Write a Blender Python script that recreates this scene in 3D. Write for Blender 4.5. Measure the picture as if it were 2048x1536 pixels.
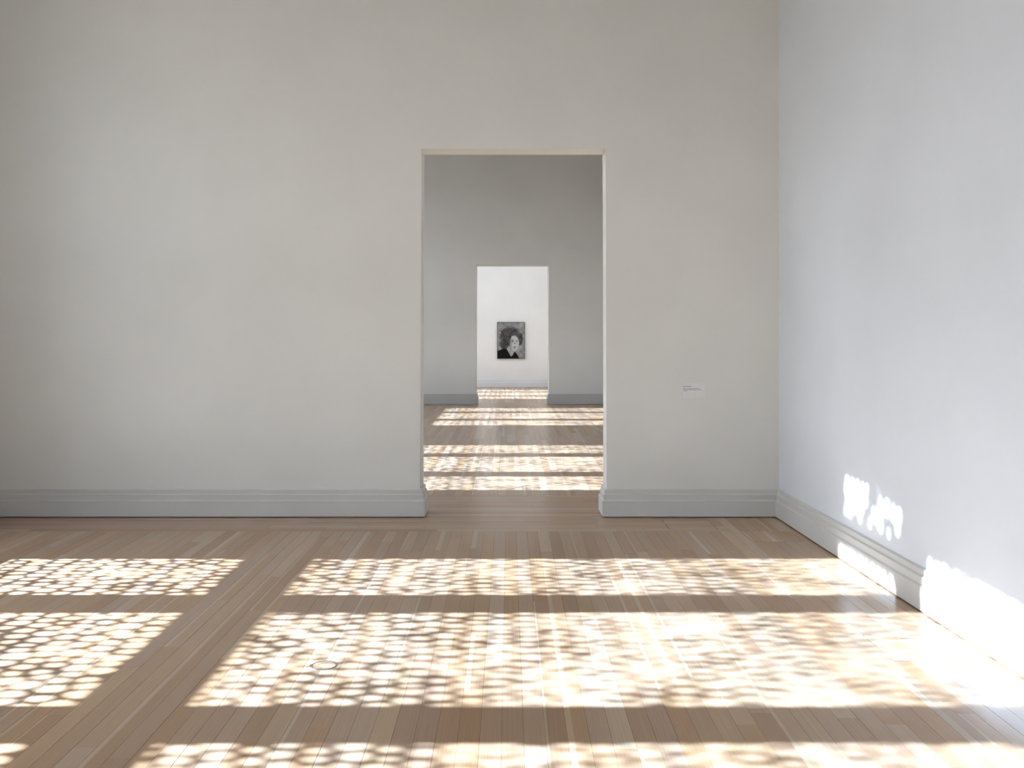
import bpy, bmesh, math, random
from mathutils import Vector
from mathutils.geometry import delaunay_2d_cdt

# ------------------------------------------------------------------ clear
for o in list(bpy.data.objects):
    bpy.data.objects.remove(o, do_unlink=True)
scene = bpy.context.scene
col = scene.collection

# ------------------------------------------------------------------ camera (metres; X right, Y into the enfilade)
F_PX, VX, VY, EYE = 1885.0, 1018.0, 672.0, 1.5
cam_d = bpy.data.cameras.new('camera')
cam_d.sensor_width = 36.0
cam_d.lens = 36.0 * F_PX / 2048.0
cam_d.shift_x = (1024.0 - VX) / 2048.0
cam_d.shift_y = -(768.0 - VY) / 2048.0
cam_d.clip_end = 200
cam = bpy.data.objects.new('camera', cam_d)
cam.location = (0, 0, EYE)
cam.rotation_euler = (math.radians(90), 0, 0)
col.objects.link(cam)
scene.camera = cam

# ------------------------------------------------------------------ sky, sun, exposure
SUN_E = math.radians(32)
SKY = 17.0
TAN_E = math.tan(SUN_E)
world = bpy.data.worlds.new('sky')
scene.world = world
world.use_nodes = True
nt = world.node_tree
nt.nodes.clear()
# hazy bright sky: pale at the horizon, bluer overhead, dull ground below
tc = nt.nodes.new('ShaderNodeTexCoord')
sx = nt.nodes.new('ShaderNodeSeparateXYZ')
mr = nt.nodes.new('ShaderNodeMapRange')
mr.inputs['From Min'].default_value = -1.0
mr.inputs['From Max'].default_value = 1.0
rp = nt.nodes.new('ShaderNodeValToRGB')
rp.color_ramp.elements[0].position = 0.0
rp.color_ramp.elements[0].color = (0.30, 0.29, 0.27, 1)
rp.color_ramp.elements[1].position = 1.0
rp.color_ramp.elements[1].color = (0.56, 0.73, 1.0, 1)
for p_, c_ in ((0.49, (0.30, 0.29, 0.27, 1)), (0.505, (0.93, 0.95, 0.98, 1)), (0.65, (0.80, 0.89, 1.0, 1))):
    rp.color_ramp.elements.new(p_).color = c_
bg = nt.nodes.new('ShaderNodeBackground')
bg.inputs['Strength'].default_value = SKY
wo = nt.nodes.new('ShaderNodeOutputWorld')
nt.links.new(tc.outputs['Generated'], sx.inputs[0])
nt.links.new(sx.outputs['Z'], mr.inputs['Value'])
nt.links.new(mr.outputs[0], rp.inputs['Fac'])
nt.links.new(rp.outputs[0], bg.inputs[0])
nt.links.new(bg.outputs[0], wo.inputs[0])

sun_d = bpy.data.lights.new('sun', 'SUN')
sun_d.energy = 51.0
sun_d.angle = math.radians(0.46)
sun_d.color = (0.68, 0.90, 1.20)
sun = bpy.data.objects.new('sun', sun_d)
sun.rotation_euler = (0, -(math.pi / 2 - SUN_E), 0)
sun.location = (-20, 8, 15)
col.objects.link(sun)

vs = scene.view_settings
vs.view_transform = 'Standard'
vs.look = 'None'
vs.gamma = 1.0
vs.use_curve_mapping = False
vs.exposure = -0.52

# ------------------------------------------------------------------ measures
XL = -4.7                  # inner face of the window wall
XWIN = -5.10               # plane of the windows and the added dapple screens
Y1, Y1B = 7.825, 8.095     # front wall of the room
Y2, Y2B = 20.65, 21.20     # wall of the second room
Y3 = 27.64                 # end wall
YB = -5.6                  # wall behind the camera
XR = 2.24                  # right wall at the front corner
R_SLOPE = 0.0125           # the right wall opens a little towards the camera
ZC = 6.2
D1 = (-0.733, 0.809, 3.062)
D2 = (-0.722, 0.876, 3.070)
WIN_Y = [-2.17, 4.463, 11.06, 17.72, 24.40]

def right_x(y):
    return XR + R_SLOPE * (Y1 - y)

# ------------------------------------------------------------------ helpers
def tag(o, label=None, cat=None, group=None, kind=None):
    if label: o['label'] = label
    if cat: o['category'] = cat
    if group: o['group'] = group
    if kind: o['kind'] = kind
    return o

def link(name, me, mat=None, parent=None, loc=None):
    o = bpy.data.objects.new(name, me)
    col.objects.link(o)
    if mat and me is not None and not me.materials:
        me.materials.append(mat)
    if parent is not None:
        o.parent = parent
    if loc:
        o.location = loc
    return o

def bm_obj(name, bm, mat, parent=None, loc=None, smooth=False):
    me = bpy.data.meshes.new(name)
    bmesh.ops.recalc_face_normals(bm, faces=bm.faces[:])
    bm.to_mesh(me)
    bm.free()
    if smooth:
        for p in me.polygons: p.use_smooth = True
    return link(name, me, mat, parent, loc)

def box(bm, x0, x1, y0, y1, z0, z1):
    v = [bm.verts.new(p) for p in ((x0,y0,z0),(x1,y0,z0),(x1,y1,z0),(x0,y1,z0),
                                   (x0,y0,z1),(x1,y0,z1),(x1,y1,z1),(x0,y1,z1))]
    for f in ((0,1,2,3),(4,7,6,5),(0,4,5,1),(1,5,6,2),(2,6,7,3),(3,7,4,0)):
        bm.faces.new([v[i] for i in f])

def empty(name, loc=(0,0,0)):
    o = bpy.data.objects.new(name, None)
    o.location = loc
    o.empty_display_size = 0.1
    col.objects.link(o)
    return o

# ------------------------------------------------------------------ materials
def new_mat(name):
    m = bpy.data.materials.new(name)
    m.use_nodes = True
    n = m.node_tree.nodes
    return m, m.node_tree, n['Principled BSDF']

def paint(name, rgb, rough=0.75, var=0.025, bump=0.02, spec=0.3):
    m, t, p = new_mat(name)
    N = t.nodes
    tc = N.new('ShaderNodeTexCoord')
    n1 = N.new('ShaderNodeTexNoise'); n1.inputs['Scale'].default_value = 1.3; n1.inputs['Detail'].default_value = 5
    r = N.new('ShaderNodeValToRGB')
    r.color_ramp.elements[0].position = 0.3; r.color_ramp.elements[1].position = 0.7
    r.color_ramp.elements[0].color = (*[c * (1 - var) for c in rgb], 1)
    r.color_ramp.elements[1].color = (*[min(1, c * (1 + var)) for c in rgb], 1)
    n2 = N.new('ShaderNodeTexNoise'); n2.inputs['Scale'].default_value = 160; n2.inputs['Detail'].default_value = 3
    b = N.new('ShaderNodeBump'); b.inputs['Strength'].default_value = bump; b.inputs['Distance'].default_value = 0.01
    t.links.new(tc.outputs['Object'], n1.inputs['Vector'])
    t.links.new(tc.outputs['Object'], n2.inputs['Vector'])
    t.links.new(n1.outputs['Fac'], r.inputs['Fac'])
    t.links.new(r.outputs[0], p.inputs['Base Color'])
    t.links.new(n2.outputs['Fac'], b.inputs['Height'])
    t.links.new(b.outputs[0], p.inputs['Normal'])
    p.inputs['Roughness'].default_value = rough
    p.inputs['Specular IOR Level'].default_value = spec
    return m

def plain(name, rgb, rough=0.6, metal=0.0):
    m, t, p = new_mat(name)
    N = t.nodes
    tc = N.new('ShaderNodeTexCoord')
    n1 = N.new('ShaderNodeTexNoise'); n1.inputs['Scale'].default_value = 25; n1.inputs['Detail'].default_value = 3
    r = N.new('ShaderNodeValToRGB')
    r.color_ramp.elements[0].color = (*[c * 0.93 for c in rgb], 1)
    r.color_ramp.elements[1].color = (*[min(1, c * 1.07) for c in rgb], 1)
    t.links.new(tc.outputs['Object'], n1.inputs['Vector'])
    t.links.new(n1.outputs['Fac'], r.inputs['Fac'])
    t.links.new(r.outputs[0], p.inputs['Base Color'])
    p.inputs['Roughness'].default_value = rough
    p.inputs['Metallic'].default_value = metal
    return m

def wood_mat(name):
    """lacquered softwood boards: colour per board from the 'tone' attribute, grain from the board's own UVs"""
    m, t, p = new_mat(name)
    N, L = t.nodes, t.links
    at = N.new('ShaderNodeAttribute'); at.attribute_name = 'tone'
    sep = N.new('ShaderNodeSeparateColor')
    L.new(at.outputs['Color'], sep.inputs[0])
    uv = N.new('ShaderNodeUVMap'); uv.uv_map = 'UVMap'
    su = N.new('ShaderNodeSeparateXYZ'); L.new(uv.outputs[0], su.inputs[0])
    r = N.new('ShaderNodeValToRGB')
    cr = r.color_ramp
    cr.elements[0].position = 0.0; cr.elements[0].color = (0.400, 0.239, 0.133, 1)
    cr.elements[1].position = 1.0; cr.elements[1].color = (0.515, 0.352, 0.216, 1)
    e = cr.elements.new(0.35); e.color = (0.438, 0.268, 0.152, 1)
    e = cr.elements.new(0.75); e.color = (0.472, 0.302, 0.177, 1)
    L.new(sep.outputs[0], r.inputs['Fac'])
    # grain running along the board
    cm = N.new('ShaderNodeCombineXYZ')
    mu = N.new('ShaderNodeMath'); mu.operation = 'MULTIPLY'; mu.inputs[1].default_value = 1.25
    mv = N.new('ShaderNodeMath'); mv.operation = 'MULTIPLY'; mv.inputs[1].default_value = 16.0
    L.new(su.outputs[0], mu.inputs[0]); L.new(su.outputs[1], mv.inputs[0])
    L.new(mu.outputs[0], cm.inputs[0]); L.new(mv.outputs[0], cm.inputs[1])
    g = N.new('ShaderNodeTexNoise'); g.inputs['Scale'].default_value = 1.0; g.inputs['Detail'].default_value = 5; g.inputs['Roughness'].default_value = 0.6
    L.new(cm.outputs[0], g.inputs['Vector'])
    gr = N.new('ShaderNodeMapRange'); gr.inputs['From Min'].default_value = 0.3; gr.inputs['From Max'].default_value = 0.7
    gr.inputs['To Min'].default_value = 0.90; gr.inputs['To Max'].default_value = 1.09
    L.new(g.outputs['Fac'], gr.inputs['Value'])
    mx = N.new('ShaderNodeMix'); mx.data_type = 'RGBA'; mx.blend_type = 'MULTIPLY'; mx.inputs['Factor'].default_value = 1.0
    L.new(r.outputs[0], mx.inputs['A']); L.new(gr.outputs[0], mx.inputs['B'])
    # pale sapwood along one edge of some boards: v (0..1 across) below the board's own width (blue)
    sw = N.new('ShaderNodeMath'); sw.operation = 'LESS_THAN'
    wob = N.new('ShaderNodeMath'); wob.operation = 'MULTIPLY_ADD'; wob.inputs[1].default_value = 0.12; 
    L.new(g.outputs['Fac'], wob.inputs[0])
    fr = N.new('ShaderNodeMath'); fr.operation = 'FRACT'; L.new(su.outputs[1], fr.inputs[0])
    L.new(fr.outputs[0], wob.inputs[2])
    L.new(wob.outputs[0], sw.inputs[0]); L.new(sep.outputs[2], sw.inputs[1])
    mf = N.new('ShaderNodeMath'); mf.operation = 'MULTIPLY'; mf.inputs[1].default_value = 0.65; L.new(sw.outputs[0], mf.inputs[0])
    mx2 = N.new('ShaderNodeMix'); mx2.data_type = 'RGBA'
    L.new(mf.outputs[0], mx2.inputs['Factor']); L.new(mx.outputs['Result'], mx2.inputs['A'])
    mx2.inputs['B'].default_value = (0.565, 0.415, 0.275, 1)
    # small dark knots
    tc = N.new('ShaderNodeTexCoord')
    kn = N.new('ShaderNodeTexVoronoi'); kn.inputs['Scale'].default_value = 2.2
    L.new(tc.outputs['Object'], kn.inputs['Vector'])
    kl = N.new('ShaderNodeMapRange'); kl.inputs['From Min'].default_value = 0.008; kl.inputs['From Max'].default_value = 0.022
    kl.inputs['To Min'].default_value = 0.45; kl.inputs['To Max'].default_value = 1.0
    L.new(kn.outputs['Distance'], kl.inputs['Value'])
    mx3 = N.new('ShaderNodeMix'); mx3.data_type = 'RGBA'; mx3.blend_type = 'MULTIPLY'; mx3.inputs['Factor'].default_value = 1.0
    L.new(mx2.outputs['Result'], mx3.inputs['A']); L.new(kl.outputs[0], mx3.inputs['B'])
    # warm / cool shift per board (green channel)
    hs = N.new('ShaderNodeHueSaturation')
    sm = N.new('ShaderNodeMapRange'); sm.inputs['To Min'].default_value = 0.88; sm.inputs['To Max'].default_value = 1.06
    L.new(sep.outputs[1], sm.inputs['Value']); L.new(sm.outputs[0], hs.inputs['Saturation'])
    L.new(mx3.outputs['Result'], hs.inputs['Color'])
    L.new(hs.outputs[0], p.inputs['Base Color'])
    rr = N.new('ShaderNodeMapRange'); rr.inputs['To Min'].default_value = 0.20; rr.inputs['To Max'].default_value = 0.27
    L.new(g.outputs['Fac'], rr.inputs['Value']); L.new(rr.outputs[0], p.inputs['Roughness'])
    b = N.new('ShaderNodeBump'); b.inputs['Strength'].default_value = 0.012; b.inputs['Distance'].default_value = 0.004
    L.new(g.outputs['Fac'], b.inputs['Height']); L.new(b.outputs[0], p.inputs['Normal'])
    p.inputs['Specular IOR Level'].default_value = 0.38
    return m

M = {}
M['wall'] = paint('white_wall_paint', (0.80, 0.785, 0.735))
M['wall_right'] = paint('skylight_tinted_wall_paint', (0.765, 0.785, 0.815))  # white paint with the bluish skylight tint put into its colour
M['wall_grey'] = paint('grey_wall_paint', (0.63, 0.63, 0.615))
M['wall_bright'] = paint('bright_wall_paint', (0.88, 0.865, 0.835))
M['wall_left'] = paint('outer_wall_paint', (0.5, 0.5, 0.49))  # unseen wall, greyed to darken the left end of the front wall
M['ceiling'] = paint('ceiling_paint', (0.43, 0.44, 0.455))
M['wall_back'] = paint('back_wall_paint', (0.85, 0.85, 0.84))
M['base'] = paint('grey_baseboard_paint', (0.66, 0.645, 0.615), rough=0.45, var=0.04, spec=0.4)
M['base_grey'] = paint('dark_baseboard_paint', (0.44, 0.44, 0.43), rough=0.45, var=0.04, spec=0.4)
M['base_white'] = paint('white_baseboard_paint', (0.80, 0.80, 0.79), rough=0.5)
M['wood'] = wood_mat('lacquered_boards')
M['seam'] = plain('dark_underfloor', (0.10, 0.065, 0.04), 0.9)
M['frame'] = plain('window_frame_paint', (0.45, 0.44, 0.42), 0.5)
M['screen'] = plain('dapple_screen_sheet', (0.30, 0.29, 0.28), 0.7)
M['steel'] = plain('brushed_steel', (0.62, 0.66, 0.72), 0.3, 1.0)
M['card'] = plain('white_card', (0.82, 0.81, 0.79), 0.6)
M['ink'] = plain('grey_ink', (0.16, 0.155, 0.15), 0.8)
M['black_frame'] = plain('dark_picture_frame', (0.03, 0.03, 0.03), 0.5)

# ------------------------------------------------------------------ shell: cross walls with doorways
def door_wall(name, y0, y1, door, mat, x1, label, bevel=0.007):
    x0d, x1d, zd = door
    out = [(XL, 0), (x0d, 0), (x0d, zd), (x1d, zd), (x1d, 0), (x1, 0), (x1, ZC), (XL, ZC)]
    bm = bmesh.new()
    a = [bm.verts.new((x, y0, z)) for x, z in out]
    b = [bm.verts.new((x, y1, z)) for x, z in out]
    bm.faces.new(a); bm.faces.new(b[::-1])
    n = len(out)
    for i in range(n):
        bm.faces.new((a[i], b[i], b[(i+1) % n], a[(i+1) % n]))
    bm.edges.ensure_lookup_table()
    es = []
    for i, j in ((1, 2), (2, 3), (3, 4)):
        for s in (a, b):
            e = bm.edges.get((s[i], s[j]))
            if e: es.append(e)
    bmesh.ops.bevel(bm, geom=es, offset=bevel, segments=2, affect='EDGES', profile=0.5)
    o = bm_obj(name, bm, mat)
    tag(o, label, 'wall', kind='structure')
    return o

door_wall('wall_front', Y1, Y1B, D1, M['wall'], XR, 'white front wall with the nearest tall doorway')
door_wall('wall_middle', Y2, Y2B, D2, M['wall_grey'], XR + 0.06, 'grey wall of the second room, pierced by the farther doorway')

def wall_box(name, dims, mat, label, cat='wall'):
    bm = bmesh.new(); box(bm, *dims)
    o = bm_obj(name, bm, mat)
    return tag(o, label, cat, kind='structure')

wall_box('wall_far', (XL, XR + 0.06, Y3, Y3 + 0.3, 0, ZC), M['wall_bright'], 'bright white end wall seen through both doorways')
wall_box('wall_back', (XL, right_x(YB), YB - 0.3, YB, 0, ZC), M['wall_back'], 'white wall behind the viewer')
wall_box('ceiling', (XWIN - 0.15, 2.9, YB - 0.3, Y2B - 0.2, ZC, ZC + 0.25), M['ceiling'], 'ceiling above the two nearer rooms', 'ceiling')
bm = bmesh.new()                       # ceiling of the end room, with an unseen opening added to brighten it
RX0, RX1, RY0, RY1 = -1.6, -0.1, 23.6, 25.2
for q in ((XWIN - 0.15, 2.9, Y2B - 0.2, RY0), (XWIN - 0.15, 2.9, RY1, Y3 + 0.3), (XWIN - 0.15, RX0, RY0, RY1), (RX1, 2.9, RY0, RY1)):
    box(bm, q[0], q[1], q[2], q[3], ZC, ZC + 0.25)
tag(bm_obj('ceiling_far', bm, M['wall_bright']), 'white ceiling of the end room, around an opening added to brighten it', 'ceiling', kind='structure')

# right wall of the first room, very slightly out of square
bm = bmesh.new()
pts = [(right_x(YB), YB - 0.3), (XR, Y1), (XR, Y1B), (XR + 0.45, Y1B), (right_x(YB) + 0.3, YB - 0.3)]
lo = [bm.verts.new((x, y, 0)) for x, y in pts]; hi = [bm.verts.new((x, y, ZC)) for x, y in pts]
bm.faces.new(lo); bm.faces.new(hi[::-1])
for i in range(len(pts)):
    j = (i + 1) % len(pts); bm.faces.new((lo[i], lo[j], hi[j], hi[i]))
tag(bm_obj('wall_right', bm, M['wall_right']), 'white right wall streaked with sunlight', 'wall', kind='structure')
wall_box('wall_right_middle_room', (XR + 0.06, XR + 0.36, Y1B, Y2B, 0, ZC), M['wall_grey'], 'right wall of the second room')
wall_box('wall_right_far_room', (XR + 0.06, XR + 0.36, Y2B, Y3 + 0.3, 0, ZC), M['wall_bright'], 'right wall of the end room')

# window wall on the left: piers, parapets and lintels around five triple windows
W_CEN, W_GAP, W_SIDE = 0.642, 0.356, 0.882
W_HALF = W_CEN + W_GAP + W_SIDE
Z_SILL = 0.85
def zwin(x_floor, z=0.0):                     # height in the window plane from which sun reaches (x_floor, z)
    return z + (x_floor - XWIN) * TAN_E
Z_T0, Z_T1 = zwin(-1.75), zwin(-1.315)        # main transom
Z_U0, Z_U1, Z_HEAD = zwin(XR + .03, .07), zwin(XR + .03, .30), zwin(XR + .03, .63)
Z_CEN = zwin(XR + .03, .30)
bm = bmesh.new()
xo = XWIN - 0.15
edges = [YB - 0.3]
for wy in WIN_Y: edges += [wy - W_HALF, wy + W_HALF]
edges.append(Y3 + 0.3)
for i in range(0, len(edges), 2):
    box(bm, xo, XL, edges[i], edges[i+1], 0, ZC)
for wy in WIN_Y:
    box(bm, xo, XL, wy - W_HALF, wy + W_HALF, 0, Z_SILL)
    box(bm, xo, XL, wy - W_HALF, wy + W_HALF, Z_HEAD, ZC)
tag(bm_obj('wall_left', bm, M['wall_left']), 'grey outer wall with a row of triple windows', 'wall', kind='structure')

# unseen screens added to dapple the sunlight: sheets pierced by irregular rounded holes
def screen_mesh(name, w, h, seed, px=0.088, pz=0.080, openness=0.73):
    """Voronoi web of scattered seed points; every cell is pierced by a rounded hole of its own size"""
    r = random.Random(seed)
    ax = px / pz                                   # work in a stretched frame so that holes come out wider than tall
    pts = []
    for j in range(-3, int(h / pz) + 5):
        for i in range(-3, int(w / px) + 5):
            pts.append(Vector((i * px + (px / 2 if j % 2 else 0) + r.uniform(-.36, .36) * px,
                               (j * pz + r.uniform(-.36, .36) * pz) * ax)))
    vs_, _, tris, _, _, _ = delaunay_2d_cdt(pts, [], [], 0, 1e-5)
    fan = {}
    for t in tris:
        A, B, C = (vs_[i] for i in t)
        d = 2 * (A.x * (B.y - C.y) + B.x * (C.y - A.y) + C.x * (A.y - B.y))
        if abs(d) < 1e-9: continue
        ux = (A.length_squared * (B.y - C.y) + B.length_squared * (C.y - A.y) + C.length_squared * (A.y - B.y)) / d
        uy = (A.length_squared * (C.x - B.x) + B.length_squared * (A.x - C.x) + C.length_squared * (B.x - A.x)) / d
        for i in t: fan.setdefault(i, []).append(Vector((ux, uy)))
    low = [[r.random() for _ in range(16)] for _ in range(40)]
    verts, faces = [], []
    cl = lambda p: (0.0, min(max(p.x, 0), w), min(max(p.y / ax, 0), h))
    for i, cc in fan.items():
        c0 = vs_[i]
        if c0.x < -px or c0.x > w + px or c0.y / ax < -pz or c0.y / ax > h + pz or len(cc) < 3: continue
        cc = sorted(cc, key=lambda p: math.atan2(p.y - c0.y, p.x - c0.x))
        cen = sum(cc, Vector((0, 0))) / len(cc)
        ring = []
        for k, p in enumerate(cc):
            q = cc[(k + 1) % len(cc)]
            ring += [p, p.lerp(q, 1 / 3), p.lerp(q, 2 / 3)]
        rad = sum((p - cen).length for p in ring) / len(ring)
        f0 = low[int(c0.y / ax / .22) % 40][int(c0.x / .30) % 16]
        sc = min(.93, max(.40, openness + .26 * (f0 - .5) + r.uniform(-.17, .17)))
        if openness < .6 and r.random() < .2: sc = .05
        hole = []
        for p in ring:
            d = p - cen
            hole.append(cen + d * min(.96, sc * (.4 + .6 * rad / max(1e-5, d.length))))
        n = len(ring); b0 = len(verts)
        verts += [cl(p) for p in ring] + [cl(p) for p in hole]
        for k in range(n):
            m_ = (k + 1) % n
            faces.append((b0 + k, b0 + m_, b0 + n + m_, b0 + n + k))
    me = bpy.data.meshes.new(name)
    me.from_pydata(verts, [], faces)
    me.materials.append(M['screen'])
    return me

PANES = [  # y0, y1, z0, z1 relative to the window's centre line
    (-W_CEN, W_CEN, Z_SILL, Z_T0), (-W_CEN, W_CEN, Z_T1, Z_CEN)]
for s in (-1, 1):
    ya, yb = sorted((s * (W_CEN + W_GAP), s * W_HALF))
    PANES += [(ya, yb, Z_SILL, Z_T0), (ya, yb, Z_T1, Z_U0), (ya, yb, Z_U1, Z_HEAD)]
SCREENS = [screen_mesh('dapple_screen', p[1] - p[0], p[3] - p[2], 40 + i, openness=0.59 if p[2] == Z_U1 else 0.73) for i, p in enumerate(PANES)]
for k, wy in enumerate(WIN_Y):
    w = empty('window_%d' % (k + 1), (XWIN, wy, Z_SILL))
    tag(w, ['triple window behind the viewer, out of frame', 'triple window beside the viewer, out of frame to the left',
            'nearer triple window of the second room, out of view', 'farther triple window of the second room, out of view',
            'triple window of the end room, out of view'][k], 'window', kind='structure')
    for s in (-1, 1):
        bm = bmesh.new()
        ya, yb = sorted((s * W_CEN, s * (W_CEN + W_GAP)))
        box(bm, -0.10, 0.10, ya, yb, 0, Z_HEAD - Z_SILL)
        bm_obj('mullion', bm, M['frame'], w)
        bm = bmesh.new()
        ya, yb = sorted((s * (W_CEN + W_GAP), s * W_HALF))
        box(bm, -0.02, 0.02, ya, yb, Z_U0 - Z_SILL, Z_U1 - Z_SILL)
        bm_obj('transom', bm, M['frame'], w)
        bm = bmesh.new()
        box(bm, -0.02, 0.02, ya, yb, Z_T0 - Z_SILL, Z_T1 - Z_SILL)
        bm_obj('transom', bm, M['frame'], w)
    bm = bmesh.new(); box(bm, -0.02, 0.02, -W_CEN, W_CEN, Z_T0 - Z_SILL, Z_T1 - Z_SILL)
    bm_obj('transom', bm, M['frame'], w)
    bm = bmesh.new(); box(bm, -0.02, 0.02, -W_CEN, W_CEN, Z_CEN - Z_SILL, Z_HEAD - Z_SILL)
    bm_obj('head_panel', bm, M['frame'], w)
    for me, p in zip(SCREENS, PANES):
        link('dapple_screen', me, None, w, (0, p[0], p[2] - Z_SILL))

# ------------------------------------------------------------------ baseboards: three stepped fasciae, mitred round the door reveals
PROF = [(0.0, 0.230), (0.006, 0.229), (0.016, 0.222), (0.016, 0.193), (0.027, 0.184),
        (0.027, 0.144), (0.037, 0.135), (0.037, 0.007), (0.0, 0.007)]
def baseboard(name, path, mat, label):
    """path: (x, y) points on the wall face, wall on the right-hand side of travel, room on the left"""
    n = len(path)
    dirs = [(Vector(path[i+1]) - Vector(path[i])).normalized() for i in range(n - 1)]
    nor = [Vector((-d.y, d.x)) for d in dirs]
    bm = bmesh.new()
    rows = []
    for i in range(n):
        if i == 0: m = nor[0]
        elif i == n - 1: m = nor[-1]
        else:
            m = nor[i-1] + nor[i]
            m = m / max(1e-6, m.dot(nor[i]))
        rows.append([bm.verts.new((path[i][0] + m.x * d, path[i][1] + m.y * d, z)) for d, z in PROF])
    k = len(PROF)
    for i in range(n - 1):
        for j in range(k):
            jj = (j + 1) % k
            bm.faces.new((rows[i][j], rows[i+1][j], rows[i+1][jj], rows[i][jj]))
    bm.faces.new(rows[0]); bm.faces.new(rows[-1][::-1])
    o = bm_obj(name, bm, mat)
    return tag(o, label, 'baseboard', kind='structure')

baseboard('baseboard_front_left', [(XL, Y1B), (D1[0], Y1B), (D1[0], Y1), (XL, Y1)], M['base'],
          'grey stepped baseboard on the front wall, left of the near doorway')
baseboard('baseboard_front_right', [(right_x(YB), YB), (XR, Y1), (D1[1], Y1), (D1[1], Y1B), (XR + 0.06, Y1B)], M['base'],
          'grey stepped baseboard from the near doorway round the right wall')
baseboard('baseboard_middle_left', [(D2[0], Y2B), (D2[0], Y2), (XL, Y2)], M['base_grey'],
          'dark grey baseboard left of the farther doorway')
baseboard('baseboard_middle_right', [(XR + 0.06, Y2), (D2[1], Y2), (D2[1], Y2B)], M['base_grey'],
          'dark grey baseboard right of the farther doorway')
baseboard('baseboard_far', [(XR + 0.06, Y3), (XL, Y3)], M['base_white'],
          'white baseboard along the bright end wall')

# ------------------------------------------------------------------ board floors
rnd = random.Random(11)
PW = 0.0775
TH = 0.012
GAP = 0.0007
def tone():
    r = rnd.random()
    t = min(1, max(0, rnd.gauss(0.45, 0.20)))
    if r < 0.10: t = rnd.uniform(.8, 1)
    if r > 0.90: t = rnd.uniform(0, .15)
    sap = 0.0
    if rnd.random() < 0.22: sap = 0.06 + rnd.choice((.12, .2, .3, .45))
    return (t, rnd.random(), sap, 1)

class Boards:
    """collects boards (top faces at z=0) into one mesh; every board carries its tone and its own grain UVs"""
    def __init__(self): self.v, self.f, self.tone, self.uv = [], [], [], []
    def add(self, x0, x1, y0, y1, along, t, off, org=(0, 0), dz=0.0):
        g = GAP / 2
        b = len(self.v)
        X0, X1, Y0, Y1_ = x0 + g, x1 - g, y0 + g, y1 - g
        c = 0.0005
        for (xa, xb, ya, yb, z) in ((X0, X1, Y0, Y1_, -TH), (X0, X1, Y0, Y1_, -c + dz), (X0 + c, X1 - c, Y0 + c, Y1_ - c, dz)):
            self.v += [(xa - org[0], ya - org[1], z), (xb - org[0], ya - org[1], z), (xb - org[0], yb - org[1], z), (xa - org[0], yb - org[1], z)]
        fs = [(b+8, b+9, b+10, b+11)]
        for r in (0, 4):
            for i in range(4):
                j = (i + 1) % 4
                fs.append((b+r+i, b+r+j, b+r+4+j, b+r+4+i))
        for f in fs:
            self.f.append(f)
            for vi in f:
                x, y, z = self.v[vi]
                x += org[0]; y += org[1]
                if along == 'Y': u, w = y + off, (x - x0) / (x1 - x0)
                else: u, w = x + off, (y - y0) / (y1 - y0)
                self.uv.append((u, min(.995, max(.005, w)) + round(off)))
                self.tone.append(t)
    def mesh(self, name):
        me = bpy.data.meshes.new(name)
        me.from_pydata(self.v, [], self.f)
        a = me.color_attributes.new('tone', 'FLOAT_COLOR', 'CORNER')
        a.data.foreach_set('color', [c for t in self.tone for c in t])
        u = me.uv_layers.new(name='UVMap')
        u.data.foreach_set('uv', [c for t in self.uv for c in t])
        me.materials.append(M['wood'])
        return me

def run(lo, hi, breaks=()):
    """random board joints between lo and hi, with forced breaks"""
    cuts = [lo]
    y = lo - rnd.uniform(0, 1.4)
    while True:
        y += rnd.choice((0.75, 1.1, 1.5, 1.9, 2.4, 2.9)) * rnd.uniform(.9, 1.1)
        if y >= hi - 0.2: break
        if y > lo + 0.2 and all(abs(y - b) > 0.15 for b in breaks): cuts.append(y)
    cuts += [b for b in breaks if lo < b < hi] + [hi]
    cuts = sorted(cuts)
    return list(zip(cuts[:-1], cuts[1:]))

def px_of(x, y):
    return VX + x * F_PX / y, VY + EYE * F_PX / y
def in_view(x0, x1, y0, y1):
    y1c = min(y1, 40); y0c = max(y0, 3.15)
    if y1c <= y0c: return False
    for y in (y0c, (y0c + y1c) / 2, y1c):
        for x in (x0, x1):
            a, b = px_of(x, y)
            if -30 < a < 2078 and b < 1560: return True
    return False

def make_floor(name, label, boards, visible, sub, xmin=None):
    root = wall_box(name, sub, M['seam'], label, 'floor')
    rest = Boards(); n = 0
    for (x0, x1, y0, y1, al) in boards:
        t, off = tone(), rnd.randint(0, 400) + rnd.random()
        dz = rnd.uniform(-.0004, .0002)
        if visible(x0, x1, y0, y1) and n < 300:
            b = Boards(); c = ((x0 + x1) / 2, (y0 + y1) / 2)
            b.add(x0, x1, y0, y1, al, t, off, c, dz)
            link('plank', b.mesh('plank'), None, root, (c[0], c[1], 0)); n += 1
        else:
            rest.add(x0, x1, y0, y1, al, t, off, (0, 0), dz)
    if rest.v:
        o = link('remaining_planks', rest.mesh('remaining_planks'), None, root)
        o['kind'] = 'stuff'
    print('FLOOR', name, n, 'single planks,', len(rest.f) // 9, 'joined')
    return root

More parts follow.
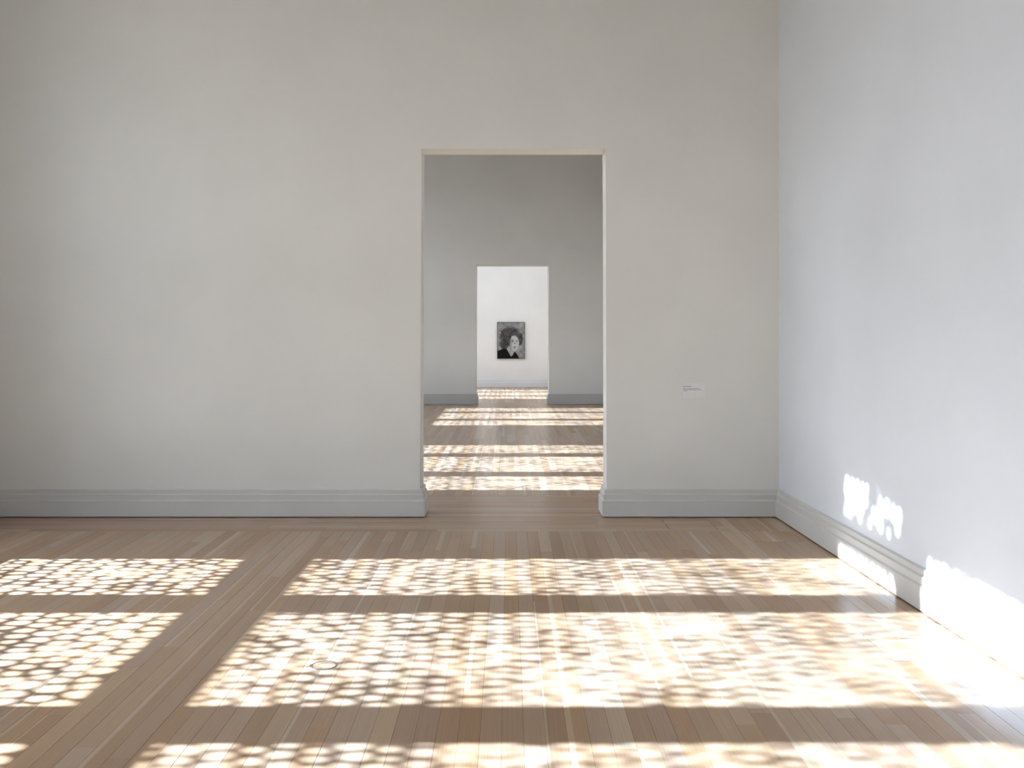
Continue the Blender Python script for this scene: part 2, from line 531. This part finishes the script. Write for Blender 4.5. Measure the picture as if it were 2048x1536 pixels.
YF = 7.238                       # start of the cross-laid border under the front wall
XB = 1.698                       # start of the border along the right wall
HATCH_R = [(XB + PW, XB + 6 * PW, 6.872, 7.242), (XB + PW, XB + 6 * PW, 4.350, 4.728)]
HATCH_F = (1.245, 1.62, YF + PW, YF + 6 * PW)
b1 = []
x = XB
while x > XL:                    # field boards, running away from the viewer
    x0 = max(XL, x - PW * 1.06)
    for y0, y1 in run(YB, YF): b1.append((x0, x, y0, y1, 'Y'))
    x = x0
for k in range(8):               # right border
    xa = XB + k * PW; xb_ = xa + PW if k < 7 else 2.44
    br = [v for h in HATCH_R for v in h[2:]] if 1 <= k <= 5 else []
    for y0, y1 in run(YB, Y1, br):
        if 1 <= k <= 5 and any(abs(y0 - h[2]) < 1e-6 for h in HATCH_R): continue
        b1.append((xa, xb_, y0, y1, 'Y'))
for k in range(8):               # front border
    ya = YF + k * PW; yb_ = min(ya + PW, Y1)
    if yb_ - ya < .01: continue
    br = [HATCH_F[0], HATCH_F[1]] if 1 <= k <= 5 else []
    for x0, x1 in run(XL, XB, br):
        if 1 <= k <= 5 and abs(x0 - HATCH_F[0]) < 1e-6: continue
        b1.append((x0, x1, ya, yb_, 'X'))
y = Y1
while y < Y1B - .01:             # sill of the first doorway
    b1.append((D1[0], D1[1], y, min(y + .0675, Y1B), 'X')); y += .0675
make_floor('floor', 'brown softwood board floor of the sunlit room', b1, in_view, (XL, 2.6, YB, Y1B, -0.06, -TH))

b2 = []
YF2 = 8.87
for k in range(10):
    for x0, x1 in run(XL, XR): b2.append((x0, x1, Y1B + k * PW, Y1B + (k + 1) * PW, 'X'))
x = XB
while x > XL:
    x0 = max(XL, x - PW * 1.06)
    for y0, y1 in run(YF2, Y2 - .55, (15.9,)): b2.append((x0, x, y0, y1, 'Y'))
    x = x0
for k in range(7):
    for y0, y1 in run(YF2, Y2): b2.append((XB + k * PW, XB + (k + 1) * PW, y0, y1, 'Y'))
for k in range(7):
    for x0, x1 in run(XL, XB): b2.append((x0, x1, Y2 - .55 + k * .0785, Y2 - .55 + (k + 1) * .0785, 'X'))
y = Y2
while y < Y2B - .01:
    b2.append((D2[0], D2[1], y, min(y + .0785, Y2B), 'X')); y += .0785
def vis2(x0, x1, y0, y1):
    if y1 > 15.95: return False
    for x in (x0, x1):
        for y in (y0, y1):
            if 840 < px_of(x, y)[0] < 1214: return True
    return x0 < 0 < x1
make_floor('floor_middle', 'board floor of the second room, striped with sun', b2, vis2, (XL, XR + .06, Y1B, Y2B, -0.06, -TH))
b3 = []
x = XR + .06
while x > XL:
    x0 = max(XL, x - PW * 1.06)
    for y0, y1 in run(Y2B, Y3): b3.append((x0, x, y0, y1, 'Y'))
    x = x0
make_floor('floor_far', 'board floor of the end room, seen through both doorways', b3, lambda *a: False, (XL, XR + .06, Y2B, Y3, -0.06, -TH))

# lift-out covers in the border
def hatch(dims, al, label, slot=None):
    x0, x1, y0, y1 = dims
    g = 0.003
    c = ((x0 + x1) / 2, (y0 + y1) / 2)
    root = empty('floor_access_cover', (c[0], c[1], -TH))
    tag(root, label, 'floor hatch', 'lift-out floor covers')
    for k in range(5):
        b = Boards()
        if al == 'Y':
            w = (x1 - x0 - 2 * g) / 5
            b.add(x0 + g + k * w, x0 + g + (k + 1) * w, y0 + g, y1 - g, 'Y', tone(), rnd.randint(0, 400) + .3, c)
        else:
            w = (y1 - y0 - 2 * g) / 5
            b.add(x0 + g, x1 - g, y0 + g + k * w, y0 + g + (k + 1) * w, 'X', tone(), rnd.randint(0, 400) + .3, c)
        link('plank', b.mesh('plank'), None, root, (0, 0, TH))
    if slot:
        bm = bmesh.new(); box(bm, slot[0] - c[0], slot[1] - c[0], slot[2] - c[1], slot[2] + .004 - c[1], TH - .003, TH + .0006)
        bm_obj('finger_slot', bm, M['seam'], root)
    return root
hatch(HATCH_R[0], 'Y', 'square board floor cover near the corner, in the shade')
hatch(HATCH_R[1], 'Y', 'square board floor cover in the sunlight beside the right wall', (1.94, 2.02, 4.672))
hatch(HATCH_F, 'X', 'square board floor cover of cross-laid boards below the wall label')

# round floor socket
def tube_ring(r0, r1, z0, z1, n=48):
    bm = bmesh.new()
    rows = []
    for i in range(n):
        a = 2 * math.pi * i / n
        c, s = math.cos(a), math.sin(a)
        rows.append([bm.verts.new((r * c, r * s, z)) for r, z in ((r0, z0), (r0, z1), (r1, z1), (r1, z0))])
    for i in range(n):
        A, B = rows[i], rows[(i + 1) % n]
        for j in range(4):
            k = (j + 1) % 4
            bm.faces.new((A[j], B[j], B[k], A[k]))
    return bm
sk = empty('floor_socket', (-0.842, 4.29, 0.0))
tag(sk, 'round floor socket with thin steel ring and wooden lid in the sunny boards', 'floor socket')
ring_o = bm_obj('steel_ring', tube_ring(0.0535, 0.0585, 0.0, 0.0025), M['steel'], sk, smooth=False)
b = Boards(); n = 40
ang = [2 * math.pi * i / n for i in range(n)]
v = [(0.051 * math.cos(a), 0.051 * math.sin(a), 0.0016) for a in ang] + [(0.051 * math.cos(a), 0.051 * math.sin(a), 0.0002) for a in ang]
b.v = v; b.f = [tuple(range(n))] + [(i, (i+1) % n, n + (i+1) % n, n + i) for i in range(n)]
for f in b.f:
    for i in f:
        b.uv.append((v[i][1] + 7, (v[i][0] + .06) / .12)); b.tone.append((.8, .9, 0, 1))
link('wooden_lid', b.mesh('wooden_lid'), None, sk)
bm = bmesh.new(); box(bm, -0.066, -0.0575, -0.012, 0.012, 0.0, 0.002)
bm_obj('steel_tab', bm, M['steel'], ring_o)

# ------------------------------------------------------------------ wall label beside the doorway
PXM = F_PX / Y1
def wx(px): return (px - VX) / PXM
def wz(py): return EYE - (py - VY) / PXM
lab = empty('wall_label', (wx(1387.2), Y1, wz(781)))
tag(lab, 'small white printed wall label right of the near doorway', 'label')
lx, lz = wx(1387.2), wz(781)
bm = bmesh.new(); box(bm, wx(1364.5) - lx, wx(1409.8) - lx, -0.006, 0, wz(795.3) - lz, wz(766.7) - lz)
card_o = bm_obj('card', bm, M['card'], lab)
r2 = random.Random(5)
for xa, xb, yy, th in ((1366.3, 1382.6, 772.5, 1.0), (1366.3, 1368.2, 775.4, .7), (1366.3, 1399, 776.9, .7), (1366.3, 1404, 779.5, .8), (1366.3, 1373.5, 781.5, .7)):
    bm = bmesh.new(); x = xa
    while x < xb - .4:
        wd = min(xb - x, r2.uniform(1.2, 4.5))
        box(bm, wx(x) - lx, wx(x + wd) - lx, -0.0065, -0.005, wz(yy + th / 2) - lz, wz(yy - th / 2) - lz)
        x += wd + .6
    bm_obj('text_line', bm, M['ink'], card_o)

# ------------------------------------------------------------------ portrait on the end wall
PX3 = F_PX / Y3
px0, px1 = (995.3 - VX) / PX3, (1048.7 - VX) / PX3
pz0, pz1 = EYE - (716.6 - VY) / PX3, EYE - (645.2 - VY) / PX3
pc = ((px0 + px1) / 2, (pz0 + pz1) / 2); pw, ph = px1 - px0, pz1 - pz0
art = empty('painting', (pc[0], Y3, pz0))
tag(art, 'black and white portrait painting of a person with big dark hair', 'painting')
nr = random.Random(3)
lat = [[nr.random() for _ in range(64)] for _ in range(64)]
def vnoise(x, y):
    xi, yi = int(math.floor(x)), int(math.floor(y)); fx, fy = x - xi, y - yi
    fx = fx * fx * (3 - 2 * fx); fy = fy * fy * (3 - 2 * fy)
    g = lambda a, b: lat[b % 64][a % 64]
    return (g(xi, yi) * (1 - fx) + g(xi+1, yi) * fx) * (1 - fy) + (g(xi, yi+1) * (1 - fx) + g(xi+1, yi+1) * fx) * fy
def inside(p, poly):
    c = False; n = len(poly)
    for i in range(n):
        (xa, ya), (xb, yb) = poly[i], poly[(i+1) % n]
        if (ya > p[1]) != (yb > p[1]) and p[0] < (xb - xa) * (p[1] - ya) / (yb - ya) + xa: c = not c
    return c
def sst(a, b, x):
    t = min(1, max(0, (x - a) / (b - a))); return t * t * (3 - 2 * t)
def ell(u, v, cu, cv, ru, rv): return math.hypot((u - cu) / ru, (v - cv) / rv)
JACKET = [(-.02, .80), (.17, .745), (.24, .72), (.34, .745), (.43, .86), (.505, .955), (.56, .91), (.63, .81), (.70, .86), (.76, .925), (.82, 1.02), (-.02, 1.02)]
NECK = [(.33, .75), (.40, .66), (.70, .74), (.63, .82), (.505, .96)]
def shade(u, v):                       # sRGB value of the print, u right, v down
    n = vnoise(u * 34, v * 44) * .6 + vnoise(u * 70 + 9, v * 90) * .4
    n2 = vnoise(u * 8 + 5, v * 10 + 3)
    val = 140 + 60 * (n - .5) + 40 * (n2 - .5)
    h = min(ell(u, v, .46, .40, .41, .285), ell(u, v, .26, .60, .20, .17), ell(u, v, .82, .46, .13, .19))
    k = 1 - sst(.80, 1.08, h + .22 * (n - .5))
    val = val * (1 - k) + (72 + 56 * (n - .5) + 34 * (n2 - .5)) * k
    if inside((u, v), NECK): val = 158 + 30 * (n - .5)
    f = ell(u, v, .615, .575, .195, .225)
    k = 1 - sst(.86, 1.04, f)
    lit = 186 - 62 * sst(.60, .42, u) * sst(.40, .6, v) + 26 * (n - .5)
    lit -= 60 * (1 - sst(.0, .11, abs(u - .44) + .5 * abs(v - .5)))
    val = val * (1 - k) + lit * k
    for cu, cv, ru, rv, dk in ((.560, .522, .042, .017, 75), (.730, .525, .034, .014, 95), (.55, .485, .06, .012, 130), (.73, .490, .05, .010, 140),
                               (.645, .580, .035, .014, 110), (.640, .680, .050, .015, 95), (.62, .715, .05, .012, 120), (.68, .55, .012, .05, 150), (.45, .435, .06, .03, 70)):
        e = ell(u, v, cu, cv, ru, rv)
        if e < 1.3: val += (dk - val) * (1 - sst(.6, 1.3, e))
    if inside((u, v), JACKET): val = 24 + 12 * (n - .5)
    return max(12, min(235, val)) / 255.0
def lin(c): return c / 12.92 if c <= .04045 else ((c + .055) / 1.055) ** 2.4
GU, GV = 108, 144
verts = [(-pw/2 + pw * i / GU, -0.045, ph - ph * j / GV) for j in range(GV + 1) for i in range(GU + 1)]
faces = [(j*(GU+1)+i, (j+1)*(GU+1)+i, (j+1)*(GU+1)+i+1, j*(GU+1)+i+1) for j in range(GV) for i in range(GU)]
nb = len(verts)
verts += [(-pw/2, -0.003, 0), (pw/2, -0.003, 0), (pw/2, -0.003, ph), (-pw/2, -0.003, ph)]
c0, c1, c2, c3 = GV*(GU+1), GV*(GU+1)+GU, GU, 0
faces += [(nb, nb+1, c1, c0), (nb+1, nb+2, c2, c1), (nb+2, nb+3, c3, c2), (nb+3, nb, c0, c3), (nb+3, nb+2, nb+1, nb)]
me = bpy.data.meshes.new('canvas'); me.from_pydata(verts, [], faces)
ca = me.color_attributes.new('print', 'FLOAT_COLOR', 'POINT')
cols = []
for j in range(GV + 1):
    for i in range(GU + 1):
        s = lin(shade(i / GU, j / GV)); cols += [s * 1.02, s, s * .965, 1]
cols += [.1, .1, .1, 1] * 4
ca.data.foreach_set('color', cols)
m, t, p = new_mat('painted_canvas')
at = t.nodes.new('ShaderNodeAttribute'); at.attribute_name = 'print'
t.links.new(at.outputs['Color'], p.inputs['Base Color'])
p.inputs['Roughness'].default_value = 0.9
p.inputs['Specular IOR Level'].default_value = 0.15
link('canvas', me, m, art)
fw = 0.012
for (xa, xb, za, zb) in ((-pw/2 - fw, pw/2 + fw, ph, ph + fw), (-pw/2 - fw, pw/2 + fw, -fw, 0), (-pw/2 - fw, -pw/2, 0, ph), (pw/2, pw/2 + fw, 0, ph)):
    bm = bmesh.new(); box(bm, xa, xb, -0.055, 0.0, za, zb)
    bm_obj('frame_strip', bm, M['black_frame'], art)
